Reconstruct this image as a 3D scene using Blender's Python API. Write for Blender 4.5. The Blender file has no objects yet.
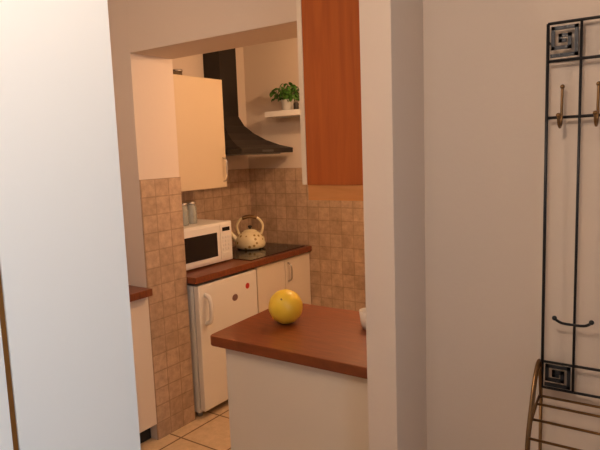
import bpy, bmesh, math, random
from mathutils import Vector, Matrix
random.seed(4)
S = bpy.context.scene
COL = S.collection

# ---------------------------------------------------------------- materials
def mat(name, col, rough=0.5, metal=0.0, spec=0.5, noise=None, bump=None, coat=0.0, trans=0.0, emit=None, alpha=1.0):
    m = bpy.data.materials.new(name); m.use_nodes = True
    nt = m.node_tree; b = nt.nodes['Principled BSDF']
    b.inputs['Base Color'].default_value = (*col, 1)
    b.inputs['Roughness'].default_value = rough
    b.inputs['Metallic'].default_value = metal
    b.inputs['Specular IOR Level'].default_value = spec
    b.inputs['Coat Weight'].default_value = coat
    b.inputs['Transmission Weight'].default_value = trans
    b.inputs['Alpha'].default_value = alpha
    if emit:
        b.inputs['Emission Color'].default_value = (*emit[0], 1)
        b.inputs['Emission Strength'].default_value = emit[1]
    tc = nt.nodes.new('ShaderNodeTexCoord')
    if noise:
        n = nt.nodes.new('ShaderNodeTexNoise'); n.inputs['Scale'].default_value = noise[0]
        n.inputs['Detail'].default_value = 4
        nt.links.new(tc.outputs['Object'], n.inputs['Vector'])
        r = nt.nodes.new('ShaderNodeMix'); r.data_type = 'RGBA'
        r.inputs[6].default_value = (*col, 1); r.inputs[7].default_value = (*noise[1], 1)
        nt.links.new(n.outputs['Fac'], r.inputs[0]); nt.links.new(r.outputs[2], b.inputs['Base Color'])
    if bump:
        n = nt.nodes.new('ShaderNodeTexNoise'); n.inputs['Scale'].default_value = bump[0]
        n.inputs['Detail'].default_value = 3
        nt.links.new(tc.outputs['Object'], n.inputs['Vector'])
        bp = nt.nodes.new('ShaderNodeBump'); bp.inputs['Strength'].default_value = bump[1]
        bp.inputs['Distance'].default_value = 0.01
        nt.links.new(n.outputs['Fac'], bp.inputs['Height']); nt.links.new(bp.outputs['Normal'], b.inputs['Normal'])
    return m

def wood(name, c1, c2, scale, rough=0.35, coat=0.2):
    m = mat(name, c1, rough, coat=coat); nt = m.node_tree; b = nt.nodes['Principled BSDF']
    tc = nt.nodes.new('ShaderNodeTexCoord'); mp = nt.nodes.new('ShaderNodeMapping')
    mp.inputs['Scale'].default_value = scale
    n = nt.nodes.new('ShaderNodeTexNoise'); n.inputs['Scale'].default_value = 1.0
    n.inputs['Detail'].default_value = 6; n.inputs['Distortion'].default_value = 0.6
    cr = nt.nodes.new('ShaderNodeValToRGB')
    cr.color_ramp.elements[0].position = 0.32; cr.color_ramp.elements[0].color = (*c2, 1)
    cr.color_ramp.elements[1].position = 0.68; cr.color_ramp.elements[1].color = (*c1, 1)
    nt.links.new(tc.outputs['Object'], mp.inputs[0]); nt.links.new(mp.outputs[0], n.inputs['Vector'])
    nt.links.new(n.outputs['Fac'], cr.inputs[0]); nt.links.new(cr.outputs[0], b.inputs['Base Color'])
    return m

def speckled(name, base, spot, scale, thr):
    m = mat(name, base, 0.2, coat=0.6); nt = m.node_tree; b = nt.nodes['Principled BSDF']
    tc = nt.nodes.new('ShaderNodeTexCoord'); v = nt.nodes.new('ShaderNodeTexVoronoi'); v.inputs['Scale'].default_value = scale
    cr = nt.nodes.new('ShaderNodeValToRGB')
    cr.color_ramp.elements[0].position = thr; cr.color_ramp.elements[0].color = (*spot, 1)
    cr.color_ramp.elements[1].position = thr+0.06; cr.color_ramp.elements[1].color = (*base, 1)
    nt.links.new(tc.outputs['Object'], v.inputs['Vector']); nt.links.new(v.outputs['Distance'], cr.inputs[0])
    nt.links.new(cr.outputs[0], b.inputs['Base Color'])
    return m

def tiles(name, c1, c2, mortar, size, floor=False, rough=0.4, msize=0.004, off=(0, 0)):
    m = mat(name, c1, rough); nt = m.node_tree; b = nt.nodes['Principled BSDF']
    tc = nt.nodes.new('ShaderNodeTexCoord'); sp = nt.nodes.new('ShaderNodeSeparateXYZ')
    nt.links.new(tc.outputs['Object'], sp.inputs[0])
    cb = nt.nodes.new('ShaderNodeCombineXYZ')
    a0 = nt.nodes.new('ShaderNodeMath'); a0.operation = 'ADD'
    a1 = nt.nodes.new('ShaderNodeMath'); a1.operation = 'ADD'
    if floor:
        nt.links.new(sp.outputs['X'], a0.inputs[0]); a0.inputs[1].default_value = off[0]
        nt.links.new(sp.outputs['Y'], a1.inputs[0]); a1.inputs[1].default_value = off[1]
    else:
        ad = nt.nodes.new('ShaderNodeMath'); ad.operation = 'ADD'
        nt.links.new(sp.outputs['X'], ad.inputs[0]); nt.links.new(sp.outputs['Y'], ad.inputs[1])
        nt.links.new(ad.outputs[0], a0.inputs[0]); a0.inputs[1].default_value = off[0]
        nt.links.new(sp.outputs['Z'], a1.inputs[0]); a1.inputs[1].default_value = off[1]
    nt.links.new(a0.outputs[0], cb.inputs['X']); nt.links.new(a1.outputs[0], cb.inputs['Y'])
    br = nt.nodes.new('ShaderNodeTexBrick'); br.offset = 0; br.squash = 1
    br.inputs['Scale'].default_value = 1; br.inputs['Brick Width'].default_value = size
    br.inputs['Row Height'].default_value = size; br.inputs['Mortar Size'].default_value = msize
    br.inputs['Mortar Smooth'].default_value = 0.3
    br.inputs['Color1'].default_value = (*c1, 1); br.inputs['Color2'].default_value = (*c2, 1)
    br.inputs['Mortar'].default_value = (*mortar, 1)
    nt.links.new(cb.outputs[0], br.inputs['Vector'])
    n = nt.nodes.new('ShaderNodeTexNoise'); n.inputs['Scale'].default_value = 22; n.inputs['Detail'].default_value = 7
    n.inputs['Roughness'].default_value = 0.65
    nt.links.new(tc.outputs['Object'], n.inputs['Vector'])
    mr = nt.nodes.new('ShaderNodeMapRange'); mr.inputs[1].default_value = 0.3; mr.inputs[2].default_value = 0.7
    mr.inputs[3].default_value = 0.84 if floor else 0.70; mr.inputs[4].default_value = 1.08 if floor else 1.15
    nt.links.new(n.outputs['Fac'], mr.inputs[0])
    mx = nt.nodes.new('ShaderNodeMix'); mx.data_type = 'RGBA'; mx.blend_type = 'MULTIPLY'; mx.inputs[0].default_value = 1
    nt.links.new(br.outputs['Color'], mx.inputs[6]); nt.links.new(mr.outputs[0], mx.inputs[7])
    nt.links.new(mx.outputs[2], b.inputs['Base Color'])
    bp = nt.nodes.new('ShaderNodeBump'); bp.inputs['Strength'].default_value = 0.5; bp.inputs['Distance'].default_value = 0.004
    bp.invert = True
    nt.links.new(br.outputs['Fac'], bp.inputs['Height']); nt.links.new(bp.outputs['Normal'], b.inputs['Normal'])
    return m

M = dict(
 wall=mat('plaster_cream_white', (0.70, 0.61, 0.535), 0.9, spec=0.2, bump=(60, 0.08)),
 ceil=mat('ceiling_paint', (0.74, 0.67, 0.60), 0.9, spec=0.2),
 tile=tiles('beige_stone_tile', (0.53, 0.385, 0.27), (0.44, 0.315, 0.215), (0.35, 0.25, 0.17), 0.1),
 floor=tiles('floor_tile', (0.70, 0.53, 0.35), (0.64, 0.48, 0.31), (0.22, 0.15, 0.09), 0.33, floor=True, rough=0.25, msize=0.006, off=(0.1, 0.12)),
 top=wood('cherry_worktop', (0.21, 0.058, 0.020), (0.13, 0.035, 0.013), (18, 60, 18), 0.35, 0.1),
 topx=wood('cherry_worktop_x', (0.225, 0.060, 0.020), (0.155, 0.040, 0.014), (9, 70, 30), 0.32, 0.15),
 cherry=wood('cherry_panel', (0.46, 0.120, 0.018), (0.37, 0.088, 0.012), (40, 40, 2.5), 0.75, 0.0),
 beech=wood('beech_strip', (0.62, 0.29, 0.10), (0.54, 0.24, 0.075), (5, 40, 40), 0.6, 0.0),
 cream=mat('cream_laminate', (0.64, 0.53, 0.38), 0.4, noise=(4, (0.60, 0.495, 0.35))),
 creamw=mat('ivory_laminate', (0.76, 0.69, 0.60), 0.4, noise=(4, (0.72, 0.655, 0.565))),
 white=mat('white_laminate', (0.78, 0.78, 0.77), 0.4),
 wardrobe=mat('wardrobe_white', (0.80, 0.83, 0.83), 0.55),
 enamel=mat('white_enamel', (0.82, 0.81, 0.78), 0.25, coat=0.3),
 plastic=mat('white_plastic', (0.80, 0.79, 0.76), 0.35),
 black=mat('black_glass', (0.008, 0.008, 0.010), 0.12),
 dark=mat('dark_parts_gap_shade', (0.02, 0.018, 0.016), 0.6),  # dark parts, also the painted shade of the peninsula gap
 hood=mat('hood_black_metal', (0.012, 0.009, 0.008), 0.42, spec=0.35),
 gray=mat('grey_plastic', (0.25, 0.25, 0.25), 0.4),
 zone=mat('hob_ring', (0.05, 0.05, 0.05), 0.4),
 steel=mat('steel', (0.6, 0.6, 0.6), 0.25, metal=1),
 brass=mat('brass', (0.50, 0.31, 0.12), 0.28, metal=1),
 bronze=mat('bronze', (0.22, 0.13, 0.06), 0.3, metal=0.9),
 iron=mat('wrought_iron', (0.035, 0.038, 0.045), 0.4, metal=0.7, bump=(120, 0.1)),
 kettle=mat('cream_enamel', (0.80, 0.72, 0.48), 0.18, coat=0.6),
 kettlep=speckled('cream_enamel_printed', (0.80, 0.72, 0.48), (0.34, 0.24, 0.08), 24, 0.22),
 leaf=mat('basil_leaf', (0.07, 0.22, 0.03), 0.5, noise=(40, (0.03, 0.11, 0.015))),
 soil=mat('soil', (0.05, 0.03, 0.02), 0.9),
 melon=mat('melon_skin', (0.86, 0.63, 0.06), 0.4, noise=(14, (0.80, 0.55, 0.04)), bump=(30, 0.12), coat=0.1),
 stem=mat('melon_stem', (0.35, 0.20, 0.05), 0.7),
 red=mat('red_badge', (0.5, 0.03, 0.03), 0.4),
 badge=mat('badge_silver', (0.22, 0.13, 0.12), 0.35),
 glass=mat('clear_glass', (0.55, 0.60, 0.56), 0.06, alpha=0.42, coat=1.0),
 blue=mat('blue_tin', (0.05, 0.08, 0.12), 0.35),
 lamp=mat('lamp_shade', (0.9, 0.82, 0.7), 0.5),
)

# ---------------------------------------------------------------- geometry helpers
def obj(name, bm, m, parent=None, smooth=False):
    me = bpy.data.meshes.new(name)
    bmesh.ops.recalc_face_normals(bm, faces=bm.faces)
    bm.to_mesh(me); bm.free()
    if m: me.materials.append(m)
    if smooth:
        for p in me.polygons: p.use_smooth = True
    o = bpy.data.objects.new(name, me); COL.objects.link(o)
    if parent: o.parent = parent
    return o

def empty(name):
    e = bpy.data.objects.new(name, None); e.empty_display_size = 0.1; COL.objects.link(e); return e

def box(name, a, b, m, parent=None, bev=0.0, seg=2):
    bm = bmesh.new(); bmesh.ops.create_cube(bm, size=1)
    for v in bm.verts:
        v.co = Vector([a[i] + (v.co[i] + 0.5) * (b[i] - a[i]) for i in range(3)])
    if bev: bmesh.ops.bevel(bm, geom=bm.edges[:], offset=bev, segments=seg, profile=0.7, affect='EDGES')
    return obj(name, bm, m, parent)

def lathe(name, prof, c, m, parent=None, n=40, smooth=True, sx=1, sy=1):
    bm = bmesh.new(); rings = []
    for r, z in prof:
        if r < 1e-5: rings.append([bm.verts.new((c[0], c[1], c[2] + z))])
        else: rings.append([bm.verts.new((c[0] + sx*r*math.cos(2*math.pi*i/n), c[1] + sy*r*math.sin(2*math.pi*i/n), c[2] + z)) for i in range(n)])
    for A, B in zip(rings, rings[1:]):
        for i in range(n):
            j = (i + 1) % n
            if len(A) == 1 and len(B) == 1: continue
            if len(A) == 1: bm.faces.new((A[0], B[i], B[j]))
            elif len(B) == 1: bm.faces.new((A[i], A[j], B[0]))
            else: bm.faces.new((A[i], A[j], B[j], B[i]))
    return obj(name, bm, m, parent, smooth)

def smoothpts(pts, k=6):
    P = [Vector(p) for p in pts]; out = []
    for i in range(len(P) - 1):
        p0 = P[max(i-1, 0)]; p1 = P[i]; p2 = P[i+1]; p3 = P[min(i+2, len(P)-1)]
        for t in range(k):
            t /= k
            out.append(0.5*((2*p1) + (-p0+p2)*t + (2*p0-5*p1+4*p2-p3)*t*t + (-p0+3*p1-3*p2+p3)*t**3))
    out.append(P[-1]); return out

def tube(name, pts, r, m, parent=None, n=10, radii=None, bm=None):
    own = bm is None
    if own: bm = bmesh.new()
    P = [Vector(p) for p in pts]; rings = []; prev = None
    for i, p in enumerate(P):
        d = (P[min(i+1, len(P)-1)] - P[max(i-1, 0)]).normalized()
        if prev is None:
            a = Vector((0, 0, 1)) if abs(d.z) < 0.9 else Vector((1, 0, 0))
            u = d.cross(a).normalized()
        else: u = (prev - d*prev.dot(d)).normalized()
        prev = u; w = d.cross(u); rr = radii[i] if radii else r
        rings.append([bm.verts.new(p + rr*(u*math.cos(2*math.pi*k/n) + w*math.sin(2*math.pi*k/n))) for k in range(n)])
    for A, B in zip(rings, rings[1:]):
        for k in range(n): bm.faces.new((A[k], A[(k+1) % n], B[(k+1) % n], B[k]))
    bm.faces.new(rings[0]); bm.faces.new(rings[-1][::-1])
    if own: return obj(name, bm, m, parent, True)

def ball(name, c, r, m, parent=None, sc=(1, 1, 1)):
    bm = bmesh.new(); bmesh.ops.create_uvsphere(bm, u_segments=20, v_segments=12, radius=r)
    for v in bm.verts: v.co = Vector((v.co.x*sc[0]+c[0], v.co.y*sc[1]+c[1], v.co.z*sc[2]+c[2]))
    return obj(name, bm, m, parent, True)

def prism(name, poly, z0, z1, m, parent=None, bev=0.0):
    bm = bmesh.new()
    lo = [bm.verts.new((x, y, z0)) for x, y in poly]; hi = [bm.verts.new((x, y, z1)) for x, y in poly]
    bm.faces.new(lo[::-1]); bm.faces.new(hi)
    for i in range(len(poly)):
        j = (i+1) % len(poly); bm.faces.new((lo[i], lo[j], hi[j], hi[i]))
    if bev:
        es = [e for e in bm.edges if abs(e.verts[0].co.z - e.verts[1].co.z) < 1e-6]
        bmesh.ops.bevel(bm, geom=es, offset=bev, segments=2, profile=0.6, affect='EDGES')
    return obj(name, bm, m, parent)

# ---------------------------------------------------------------- room shell
H = 2.5
XW, YW = -3.03, 3.67
box('floor', (-3.2, -1.8, -0.1), (1.8, 3.85, 0), M['floor'])
box('ceiling', (-3.2, -1.8, H), (1.8, 3.85, H+0.1), M['ceil'])
box('wall_left', (XW-0.15, -1.8, 0), (XW, 3.85, H), M['wall'])
box('wall_far', (XW, YW, 0), (-0.74, YW+0.15, H), M['wall'])
box('wall_partition', (-0.842, 1.56, 0), (-0.74, YW, H), M['wall'], bev=0.004)
box('wall_coat', (-0.74, 1.797, 0), (1.6, 1.95, H), M['wall'])
box('wall_back', (XW, -1.8, 0), (1.6, -1.6, H), M['wall'])
# right wall with a window opening
wy0, wy1, wz0, wz1 = -1.3, 0.1, 0.8, 2.1
box('wall_right', (1.6, -1.8, 0), (1.75, 1.95, wz0), M['wall'])
box('wall_right_above', (1.6, -1.8, wz1), (1.75, 1.95, H), M['wall'])
box('wall_right_near', (1.6, -1.8, wz0), (1.75, wy0, wz1), M['wall'])
box('wall_right_far', (1.6, wy1, wz0), (1.75, 1.95, wz1), M['wall'])
w = empty('window_1')
box('frame_bottom', (1.62, wy0, wz0), (1.68, wy1, wz0+0.05), M['white'], w)
box('frame_top', (1.62, wy0, wz1-0.05), (1.68, wy1, wz1), M['white'], w)
for i, y in enumerate((wy0, (wy0+wy1)/2-0.03, wy1-0.05)):
    box('frame_post_%d' % i, (1.62, y, wz0), (1.68, y+0.05, wz1), M['white'], w)
# stub wall + beam over the kitchen opening
box('wall_stub', (XW, 2.1, 0), (-2.51, 2.4, H), M['wall'], bev=0.003)
box('wall_beam', (-2.51, 2.1, 2.173), (-0.842, 2.4, H), M['wall'], bev=0.003)
# tile cladding
TT = 0.008
box('wall_tiles_pillar', (-2.51, 2.1, 0), (-2.51+TT, 2.4, 1.5), M['tile'])
box('wall_tiles_left', (XW, 2.4, 0), (XW+TT, YW, 1.5), M['tile'])
box('wall_tiles_far', (XW, YW-TT, 0), (-0.842, YW, 1.5), M['tile'])

# ---------------------------------------------------------------- wardrobe (white, foreground left)
wd = empty('wardrobe')
box('carcass', (-1.5, -1.5, 0.0), (-0.92, 0.71, 2.46), M['wardrobe'], wd)
box('door_a', (-0.92, 0.468, 0.04), (-0.90, 0.71, 2.44), M['wardrobe'], wd, 0.002)
box('door_b', (-0.92, -0.5, 0.04), (-0.90, 0.458, 2.44), M['wardrobe'], wd, 0.002)
box('door_c', (-0.92, -1.5, 0.04), (-0.90, -0.51, 2.44), M['wardrobe'], wd, 0.002)
box('trim_profile', (-0.918, 0.459, 0.04), (-0.902, 0.467, 2.44), M['brass'], wd)

# ---------------------------------------------------------------- base unit left of pillar
G = 0.003
bu = empty('base_cabinet')
box('carcass', (XW+G, 0.9, 0.1), (-2.52, 2.097, 0.86), M['cream'], bu)
for i in range(2):
    y0 = 0.9 + i*0.6
    box('door_%d' % i, (-2.52, y0+0.003, 0.1), (-2.50, y0+0.597, 0.855), M['creamw'], bu, 0.002)
    tube('handle_%d' % i, smoothpts([(-2.5, y0+0.08, 0.6), (-2.47, y0+0.08, 0.62), (-2.47, y0+0.08, 0.72), (-2.5, y0+0.08, 0.74)]), 0.005, M['steel'], bu)
box('plinth', (XW+G, 0.9, 0), (-2.56, 2.097, 0.1), M['dark'], bu)
box('worktop', (XW+G, 0.9, 0.86), (-2.46, 2.098, 0.9), M['top'], bu, 0.004)

# ---------------------------------------------------------------- back counter (worktop + two door cabinet)
kc = empty('kitchen_counter')
CX = XW+TT+G; CY = YW-TT-G
box('worktop', (CX, 2.402, 0.86), (-2.43, CY, 0.9), M['top'], kc, 0.005)
box('carcass', (CX, 3.0, 0.1), (-2.47, CY, 0.86), M['cream'], kc)
box('plinth', (CX, 3.0, 0), (-2.52, CY, 0.1), M['dark'], kc)
for i, (y0, y1) in enumerate(((3.003, 3.325), (3.331, 3.652))):
    box('door_%d' % i, (-2.47, y0, 0.11), (-2.45, y1, 0.85), M['creamw'], kc, 0.003)
    hy = y1-0.03 if i == 0 else y0+0.03
    if i == 1: tube('handle_%d' % i, smoothpts([(-2.45, hy, 0.68), (-2.42, hy, 0.70), (-2.415, hy, 0.75), (-2.42, hy, 0.80), (-2.45, hy, 0.82)]), 0.006, M['steel'], kc)
# ceramic hob
ck = empty('cooktop')
box('glass', (-2.97, 2.97, 0.9), (-2.47, 3.62, 0.906), M['black'], ck, 0.002)
for i, (x, y, r) in enumerate(((-2.82, 3.15, .07), (-2.6, 3.15, .09), (-2.6, 3.45, .07))):
    lathe('zone_%d' % i, [(r, 0), (r, 0.0006), (r-0.003, 0.0006), (r-0.003, 0)], (x, y, 0.906), M['zone'], ck)

# ---------------------------------------------------------------- fridge
fr = empty('mini_fridge')
box('body', (-2.98, 2.43, 0.03), (-2.49, 2.985, 0.84), M['enamel'], fr, 0.006)
box('door_seal', (-2.49, 2.44, 0.06), (-2.482, 2.975, 0.835), M['gray'], fr)
box('door', (-2.482, 2.43, 0.05), (-2.44, 2.985, 0.842), M['enamel'], fr, 0.010, 3)
tube('handle', smoothpts([(-2.44, 2.485, 0.60), (-2.405, 2.485, 0.62), (-2.395, 2.485, 0.69), (-2.405, 2.485, 0.76), (-2.44, 2.485, 0.78)]), 0.014, M['enamel'], fr)
ball('badge_oval', (-2.44, 2.756, 0.70), 0.028, M['badge'], fr, (0.08, 1, 0.8))
ball('badge_round', (-2.44, 2.885, 0.75), 0.020, M['red'], fr, (0.1, 1, 1))
for i, (x, y) in enumerate(((-2.95, 2.46), (-2.95, 2.95), (-2.52, 2.46), (-2.52, 2.95))):
    lathe('foot_%d' % i, [(0, 0), (0.018, 0), (0.018, 0.035), (0, 0.035)], (x, y, 0), M['gray'], fr, 16)

# ---------------------------------------------------------------- microwave
mw = empty('microwave_oven')
mx0, mx1, my0, my1, mz0, mz1 = -2.94, -2.60, 2.45, 2.935, 0.912, 1.175
box('body', (mx0, my0, mz0), (mx1-0.02, my1, mz1), M['plastic'], mw, 0.006)
box('front_frame', (mx1-0.02, my0, mz0), (mx1, my1, mz1), M['plastic'], mw, 0.006, 3)
box('door', (mx1, my0+0.01, mz0+0.015), (mx1+0.008, my1-0.125, mz1-0.015), M['plastic'], mw, 0.003)
box('door_window', (mx1+0.006, my0+0.03, mz0+0.045), (mx1+0.010, my1-0.155, mz1-0.06), M['black'], mw, 0.001)
box('control_panel', (mx1, my1-0.118, mz0+0.015), (mx1+0.006, my1-0.01, mz1-0.015), M['plastic'], mw, 0.002)
box('display', (mx1+0.005, my1-0.10, mz1-0.06), (mx1+0.008, my1-0.028, mz1-0.035), M['black'], mw)
for i in range(3):
    for j in range(4):
        box('button_%d%d' % (i, j), (mx1+0.005, my1-0.10+i*0.026, mz0+0.075+j*0.026), (mx1+0.009, my1-0.10+i*0.026+0.02, mz0+0.075+j*0.026+0.016), M['white'], mw)
box('open_button', (mx1+0.005, my1-0.10, mz0+0.03), (mx1+0.010, my1-0.028, mz0+0.06), M['plastic'], mw, 0.002)
for i, (x, y) in enumerate(((mx0+.03, my0+.03), (mx0+.03, my1-.03), (mx1-.05, my0+.03), (mx1-.05, my1-.03))):
    lathe('foot_%d' % i, [(0, 0), (0.012, 0), (0.012, 0.013), (0, 0.013)], (x, y, 0.9), M['dark'], mw, 12)

# glass jars on the microwave
for k, (x, y) in enumerate(((-2.73, 2.62), (-2.75, 2.715))):
    j = empty('glass_jar' + ('' if k == 0 else '.001'))
    lathe('body', [(0, 0), (0.034, 0), (0.037, 0.01), (0.037, 0.10), (0.030, 0.118), (0.030, 0.13), (0.028, 0.13), (0.028, 0.118), (0.034, 0.10), (0.034, 0.01), (0, 0.008)], (x, y, mz1), M['glass'], j, 24)
    lathe('lid', [(0, 0.13), (0.032, 0.13), (0.032, 0.145), (0, 0.147)], (x, y, mz1), M['steel'], j, 24)

# ---------------------------------------------------------------- wall cabinet cream
wc = empty('wall_cabinet')
box('carcass', (XW+G, 2.405, 1.4), (-2.69, 2.99, 2.12), M['cream'], wc)
box('door', (-2.688, 2.405, 1.4), (-2.668, 2.99, 2.12), M['cream'], wc, 0.003)
tube('handle', smoothpts([(-2.668, 2.96, 1.44), (-2.64, 2.96, 1.455), (-2.635, 2.96, 1.52), (-2.64, 2.96, 1.585), (-2.668, 2.96, 1.60)]), 0.005, M['steel'], wc)
lathe('storage_tin', [(0, 0), (0.04, 0), (0.04, 0.05), (0.042, 0.05), (0.042, 0.065), (0, 0.068)], (-2.76, 2.56, 2.12), M['blue'], None, 28)
lathe('storage_tin.001', [(0, 0), (0.035, 0), (0.035, 0.035), (0.037, 0.035), (0.037, 0.048), (0, 0.05)], (-2.77, 2.68, 2.12), M['steel'], None, 28)

# ---------------------------------------------------------------- range hood
hd = empty('range_hood')
bm = bmesh.new(); loops = []
X0 = XW+G
bx = (X0, -2.53, 3.0, 3.595); tx = (X0, -2.87, 3.20, 3.385)
for t, z in ((0, 1.62), (0, 1.655), (0.25, 1.68), (0.5, 1.72), (0.72, 1.77), (0.9, 1.83), (1, 1.90), (1, H-0.002)):
    x1 = bx[1]+(tx[1]-bx[1])*t; y0 = bx[2]+(tx[2]-bx[2])*t; y1 = bx[3]+(tx[3]-bx[3])*t
    loops.append([bm.verts.new(p) for p in ((X0, y0, z), (x1, y0, z), (x1, y1, z), (X0, y1, z))])
for A, B in zip(loops, loops[1:]):
    for i in range(4): bm.faces.new((A[i], A[(i+1) % 4], B[(i+1) % 4], B[i]))
bm.faces.new(loops[0]); bm.faces.new(loops[-1])
obj('canopy_and_chimney', bm, M['hood'], hd)
box('filter', (XW+0.06, 3.04, 1.612), (-2.6, 3.53, 1.62), M['gray'], hd)
box('control_strip', (-2.53, 3.22, 1.630), (-2.527, 3.35, 1.645), M['zone'], hd)

# ---------------------------------------------------------------- shelf + plant
box('wall_shelf', (-2.68, 3.46, 1.885), (-2.0, YW-0.001, 1.925), M['white'], None, 0.002)
pp = empty('potted_basil'); pc = (-2.54, 3.56, 1.925)
lathe('pot', [(0, 0), (0.036, 0), (0.046, 0.07), (0.050, 0.07), (0.050, 0.085), (0.045, 0.085), (0.043, 0.07), (0, 0.07)], pc, M['white'], pp, 32)
lathe('soil', [(0, 0.072), (0.043, 0.072)], pc, M['soil'], pp, 24)
bm = bmesh.new()
for i in range(170):
    a = random.uniform(0, 2*math.pi); rr = math.sqrt(random.random())*0.12; hh = 0.07+random.uniform(0.02, 0.15)*(1-0.35*rr/0.095)
    c = Vector((pc[0]+rr*math.cos(a), pc[1]+max(-.1, min(.085, rr*math.sin(a))), pc[2]+hh))
    L = random.uniform(0.03, 0.05); W = L*0.6
    R = Matrix.Rotation(a+random.uniform(-.7, .7), 4, 'Z') @ Matrix.Rotation(random.uniform(-0.3, 0.9), 4, 'Y') @ Matrix.Rotation(random.uniform(-.6, .6), 4, 'X')
    prof = [(0, 0), (0.25, 0.75), (0.55, 1), (0.85, 0.6), (1.05, 0)]
    mid = [bm.verts.new(c + (R @ Vector((t*L-L/2, 0, -0.25*L*t*t)))) for t, _ in prof]
    for s in (-1, 1):
        side = [None] + [bm.verts.new(c + (R @ Vector((t*L-L/2, s*w_*W/2, -0.25*L*t*t+0.12*W*w_)))) for t, w_ in prof[1:-1]] + [None]
        bm.faces.new((mid[0], mid[1], side[1])); bm.faces.new((mid[-1], mid[-2], side[-2]))
        for k in range(1, 3): bm.faces.new((mid[k], mid[k+1], side[k+1], side[k]))
for v in bm.verts: v.co.y = min(v.co.y, YW-0.004)
obj('leaves', bm, M['leaf'], pp)
bm = bmesh.new()
for i in range(14):
    a = i*2.4; r1 = 0.02+0.004*i
    tube('', smoothpts([(pc[0]+0.01*math.cos(a), pc[1]+0.01*math.sin(a), pc[2]+0.072), (pc[0]+0.4*r1*math.cos(a), pc[1]+0.4*r1*math.sin(a), pc[2]+0.11), (pc[0]+r1*math.cos(a), pc[1]+r1*math.sin(a), pc[2]+0.16)], 3), 0.0015, None, None, 5, None, bm)
obj('stems', bm, M['leaf'], pp)
lathe('pepper_shaker', [(0, 0), (0.02, 0), (0.018, 0.03), (0.02, 0.045), (0.012, 0.055), (0, 0.057)], (-2.44, 3.53, 1.925), M['dark'], None, 20)

# ---------------------------------------------------------------- kettle
kt = empty('tea_kettle'); kc0 = (-2.79, 3.36, 0.907)
lathe('body', [(0, 0), (0.096, 0), (0.112, 0.012), (0.116, 0.04), (0.107, 0.08), (0.084, 0.112), (0.055, 0.128), (0.05, 0.130), (0, 0.130)], kc0, M['kettlep'], kt, 48)
lathe('lid', [(0.052, 0.128), (0.05, 0.136), (0.03, 0.144), (0.008, 0.147)], kc0, M['kettle'], kt, 32)
lathe('lid_knob', [(0.008, 0.145), (0.008, 0.155), (0.016, 0.161), (0.015, 0.171), (0, 0.175)], kc0, M['dark'], kt, 32)
d = Vector((-0.82, -0.57, 0)); kc1 = Vector(kc0)
tube('spout', smoothpts([kc1+d*0.088+Vector((0, 0, 0.05)), kc1+d*0.125+Vector((0, 0, 0.088)), kc1+d*0.15+Vector((0, 0, 0.125))], 5), 0.02, M['kettle'], kt, 14, [0.027-0.0013*i for i in range(11)])
tube('handle', smoothpts([kc1+d*0.082+Vector((0, 0, 0.105)), kc1+d*0.098+Vector((0, 0, 0.17)), kc1+d*0.065+Vector((0, 0, 0.225)), kc1+Vector((0, 0, 0.243)), kc1-d*0.065+Vector((0, 0, 0.225)), kc1-d*0.098+Vector((0, 0, 0.17)), kc1-d*0.082+Vector((0, 0, 0.105))]), 0.010, M['kettle'], kt, 12)
tube('grip', smoothpts([kc1+d*0.055+Vector((0, 0, 0.229)), kc1+Vector((0, 0, 0.243)), kc1-d*0.055+Vector((0, 0, 0.229))]), 0.014, M['bronze'], kt, 12)

# ---------------------------------------------------------------- cherry wall cabinet (right)
cc = empty('cherry_wall_cabinet')
box('end_panel', (-1.37, 2.045, 1.48), (-0.845, 2.063, 2.42), M['cherry'], cc)
box('carcass', (-1.37, 2.063, 1.48), (-0.845, 2.098, 2.42), M['cream'], cc)
box('door_edge', (-1.396, 2.045, 1.48), (-1.372, 2.098, 2.42), M['creamw'], cc, 0.002)
box('light_pelmet', (-1.37, 2.05, 1.415), (-0.845, 2.098, 1.48), M['beech'], cc)

# ---------------------------------------------------------------- peninsula
pn = empty('peninsula_counter')
poly = []
c = (-1.580, 1.650); r = 0.018
for i in range(7):
    a = math.pi + i*(math.pi/2)/6
    poly.append((c[0]+r*math.cos(a), c[1]+r*math.sin(a)))
poly += [(-0.845, 1.632), (-0.845, 2.22), (-1.64, 2.22)]
prism('worktop', poly, 0.86, 0.9, M['topx'], pn, 0.004)
box('front_panel', (-1.535, 1.66, 0.0), (-0.865, 1.68, 0.86), M['creamw'], pn, 0.001)
box('side_panel', (-1.535, 1.68, 0.0), (-1.517, 2.19, 0.86), M['creamw'], pn)
box('gap_shade_strip', (-0.863, 1.665, 0.0), (-0.845, 1.68, 0.86), M['dark'], pn)  # solid dark strip standing in for shade in the gap
box('back_panel', (-1.517, 2.17, 0.0), (-0.847, 2.19, 0.86), M['creamw'], pn)

# melon
ml = empty('yellow_melon')
bm = bmesh.new(); bmesh.ops.create_uvsphere(bm, u_segments=60, v_segments=32, radius=1)
for v in bm.verts:
    a = math.atan2(v.co.y, v.co.x); k = 1+0.010*math.cos(10*a)*math.hypot(v.co.x, v.co.y)
    v.co = Vector((v.co.x*0.0725*k, v.co.y*0.0725*k, v.co.z*0.074))
R = Matrix.Rotation(0.9, 4, Vector((0.8, 0.3, 0)))
for v in bm.verts: v.co = (R @ v.co) + Vector((-1.415, 1.915, 0.9735))
obj('fruit', bm, M['melon'], ml, True)
tube('stem_scar', [Vector((-1.415, 1.915, 0.9735)) + (R @ Vector(p)) for p in ((0, 0, 0.070), (0.0, 0, 0.0745), (0.0, 0, 0.0765))], 0.004, M['stem'], ml, 10)
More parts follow.
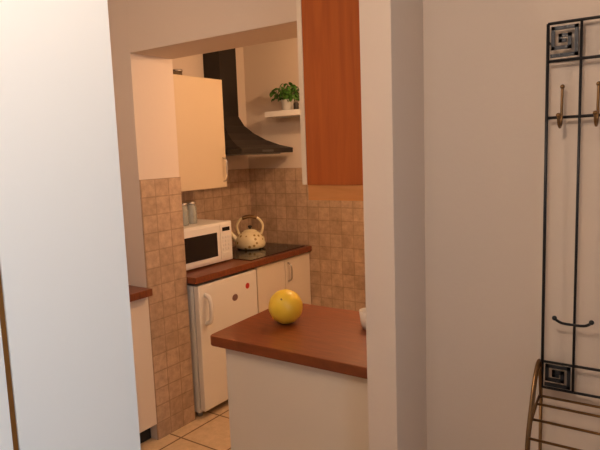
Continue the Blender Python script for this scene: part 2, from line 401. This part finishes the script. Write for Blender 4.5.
# cup
cp = empty('white_cup')
lathe('cup', [(0, 0), (0.026, 0), (0.034, 0.02), (0.040, 0.075), (0.037, 0.075), (0.03, 0.02), (0.02, 0.006), (0, 0.006)], (-1.075, 2.02, 0.9), M['enamel'], cp, 32)
tube('ear', smoothpts([(-1.04, 2.03, 0.96), (-1.015, 2.035, 0.955), (-1.015, 2.035, 0.925), (-1.045, 2.03, 0.92)]), 0.004, M['enamel'], cp)

# ---------------------------------------------------------------- coat rack
cr = empty('wrought_iron_coat_rack')
Y = 1.765; xl = -0.36; x2 = -0.275; x3 = 0.255; xr = 0.34
bi = bmesh.new()
def bar(a, b, r=0.0045): tube('', [a, b], r, None, None, 8, None, bi)
zt, zs, zh, zl, zb = 1.947, 1.845, 1.69, 0.975, 0.895
for x in (xl, xr): bar((x, Y, zt), (x, Y, zb), 0.0045)
for x in (x2, x3): bar((x, Y, zt), (x, Y, zb), 0.0038)
for z in (zt, zs, zh, zl, zb): bar((xl, Y, z), (xr, Y, z), 0.0042)
for x in (xl, xr):
    for z in (zt-0.05, zh): bar((x, Y, z), (x, 1.796, z), 0.004)
obj('frame', bi, M['iron'], cr, True)
def key(nm, x0, x1, z0, z1):
    w_ = x1-x0; h_ = z1-z0
    bk = bmesh.new()
    seq = [(0.14, 0.14), (0.86, 0.14), (0.86, 0.86), (0.16, 0.86), (0.16, 0.34), (0.66, 0.34), (0.66, 0.66), (0.38, 0.66), (0.38, 0.52), (0.5, 0.52)]
    P = [(x0+u*w_, z0+v*h_) for u, v in seq]
    t = 0.0046
    for (ax, az), (bx_, bz) in zip(P, P[1:]):
        res = bmesh.ops.create_cube(bk, size=1)
        for v in res['verts']:
            lx = (min(ax, bx_)-t, max(ax, bx_)+t); lz = (min(az, bz)-t, max(az, bz)+t)
            v.co = Vector((lx[0]+(v.co.x+.5)*(lx[1]-lx[0]), Y-0.004+(v.co.y+.5)*0.008, lz[0]+(v.co.z+.5)*(lz[1]-lz[0])))
    obj(nm, bk, M['iron'], cr)
key('greek_key_1', xl, x2, zs, zt); key('greek_key_2', x3, xr, zs, zt)
key('greek_key_3', xl, x2, zb, zl); key('greek_key_4', x3, xr, zb, zl)
bh = bmesh.new()
for i in range(7):
    x = -0.319 + i*0.09
    tube('', smoothpts([(x, Y-0.006, 1.77), (x, Y-0.010, 1.72), (x, Y-0.012, 1.68), (x, Y-0.03, 1.662), (x, Y-0.05, 1.672), (x, Y-0.055, 1.69)]), 0.0038, None, None, 8, None, bh)
    for p, r_ in (((x, Y-0.006, 1.773), 0.0065), ((x, Y-0.055, 1.694), 0.0065)):
        res = bmesh.ops.create_uvsphere(bh, u_segments=12, v_segments=8, radius=r_)
        for v in res['verts']: v.co += Vector(p)
obj('brass_hooks', bh, M['bronze'], cr, True)
bo = bmesh.new()
for xc in (x2, x3):
    tube('', smoothpts([(xc-0.048, Y-0.03, 1.118), (xc-0.03, Y-0.02, 1.105), (xc, Y-0.008, 1.10), (xc+0.03, Y-0.02, 1.105), (xc+0.048, Y-0.03, 1.118)]), 0.004, None, None, 8, None, bo)
    for s in (-1, 1):
        res = bmesh.ops.create_uvsphere(bo, u_segments=12, v_segments=8, radius=0.007)
        for v in res['verts']: v.co += Vector((xc+s*0.048, Y-0.03, 1.12))
obj('lower_hooks', bo, M['iron'], cr, True)
# shoe shelf section carried by the same iron frame
bs = bmesh.new()
for x in (xl-0.004, xr+0.004):
    for dy in (0, 0.018):
        tube('', smoothpts([(x, 1.775-dy*.3, 0.86), (x, 1.768-dy*.5, 0.94-dy), (x, 1.74, 0.985-dy*1.2), (x, 1.69+dy*.4, 0.955-dy), (x, 1.64+dy, 0.87-dy), (x, 1.605+dy, 0.78), (x, 1.595+dy, 0.6), (x, 1.595+dy, 0.3), (x, 1.595+dy, 0.0)]), 0.005, None, None, 8, None, bs)
    tube('', [(x, 1.775, 0.86), (x, 1.775, 0.0)], 0.005, None, None, 8, None, bs)
obj('side_frames', bs, M['bronze'], cr, True)
bs = bmesh.new()
for zc in (0.80, 0.50, 0.20):
    L_ = [(1.61, zc), (1.66, zc+0.035), (1.715, zc+0.06), (1.755, zc+0.07)]
    for yy, zz in L_:
        tube('', [(xl-0.004, yy, zz), (xr+0.004, yy, zz)], 0.004, None, None, 8, None, bs)
    for x in (xl-0.004, xr+0.004):
        tube('', [(x, y_, z_) for y_, z_ in L_], 0.004, None, None, 8, None, bs)
obj('shelf_bars', bs, M['bronze'], cr, True)

# ---------------------------------------------------------------- lamps & lights
def lamp(nm, x, y, z, drop=0.0):
    e = empty(nm)
    lathe('base', [(0, 0), (0.06, 0), (0.06, -0.02), (0, -0.02)], (x, y, z), M['white'], e, 32)
    if drop: tube('rod', [(x, y, z-0.02), (x, y, z-drop+0.03)], 0.005, M['white'], e)
    lathe('shade', [(0.02, -drop+0.05), (0.07, -drop+0.03), (0.11, -drop-0.01), (0.108, -drop-0.01), (0.068, -drop+0.026), (0.02, -drop+0.045)], (x, y, z), M['lamp'], e, 32)
    return e
lamp('ceiling_lamp', -1.45, 2.9, H, 0.2); lamp('ceiling_lamp.001', -0.35, 0.3, H, 0.06); lamp('added_fill_lamp', -1.95, 0.75, H, 0.06)  # third fixture is added, out of view, to carry the passage fill
def area(nm, loc, rot, sx, sy, power, col, spread=180):
    l = bpy.data.lights.new(nm, 'AREA'); l.shape = 'RECTANGLE'; l.size = sx; l.size_y = sy; l.energy = power; l.color = col
    l.spread = math.radians(spread)
    o = bpy.data.objects.new(nm, l); o.location = loc; o.rotation_euler = rot; COL.objects.link(o); return o
def point(nm, loc, r, power, col):
    l = bpy.data.lights.new(nm, 'POINT'); l.shadow_soft_size = r; l.energy = power; l.color = col
    o = bpy.data.objects.new(nm, l); o.location = loc; COL.objects.link(o)
point('kitchen_bulb', (-1.45, 2.9, 2.22), 0.04, 33, (1, 0.58, 0.30))
point('hall_bulb', (-0.35, 0.3, 2.36), 0.04, 25, (1, 0.75, 0.56))
point('passage_fill', (-1.95, 0.75, 2.36), 0.05, 19, (1, 0.66, 0.42))  # added warm fill to brighten the stub wall and beam
area('window_daylight', (1.58, -0.25, 1.5), (0, math.radians(90), 0), 1.1, 0.7, 8.5, (0.58, 0.80, 1.0), 95)

wl = bpy.data.worlds.new('world'); S.world = wl; wl.use_nodes = True
wl.node_tree.nodes['Background'].inputs[0].default_value = (0.6, 0.75, 1, 1)
wl.node_tree.nodes['Background'].inputs[1].default_value = 0.3

# ---------------------------------------------------------------- camera
al, th, ro = math.radians(34.7), math.radians(7.21), math.radians(2.06)
fw = Vector((-math.sin(al)*math.cos(th), math.cos(al)*math.cos(th), -math.sin(th)))
rt = Vector((math.cos(al), math.sin(al), 0)); up = rt.cross(fw)
cR = rt*math.cos(ro) - up*math.sin(ro); cU = rt*math.sin(ro) + up*math.cos(ro)
cam = bpy.data.cameras.new('camera'); co = bpy.data.objects.new('camera', cam); COL.objects.link(co)
Mx = Matrix((cR, cU, -fw)).transposed().to_4x4(); Mx.translation = Vector((0, 0, 1.62))
co.matrix_world = Mx; cam.sensor_width = 36; cam.lens = 577/600*36; cam.clip_start = 0.02
S.camera = co
S.view_settings.view_transform = 'Standard'
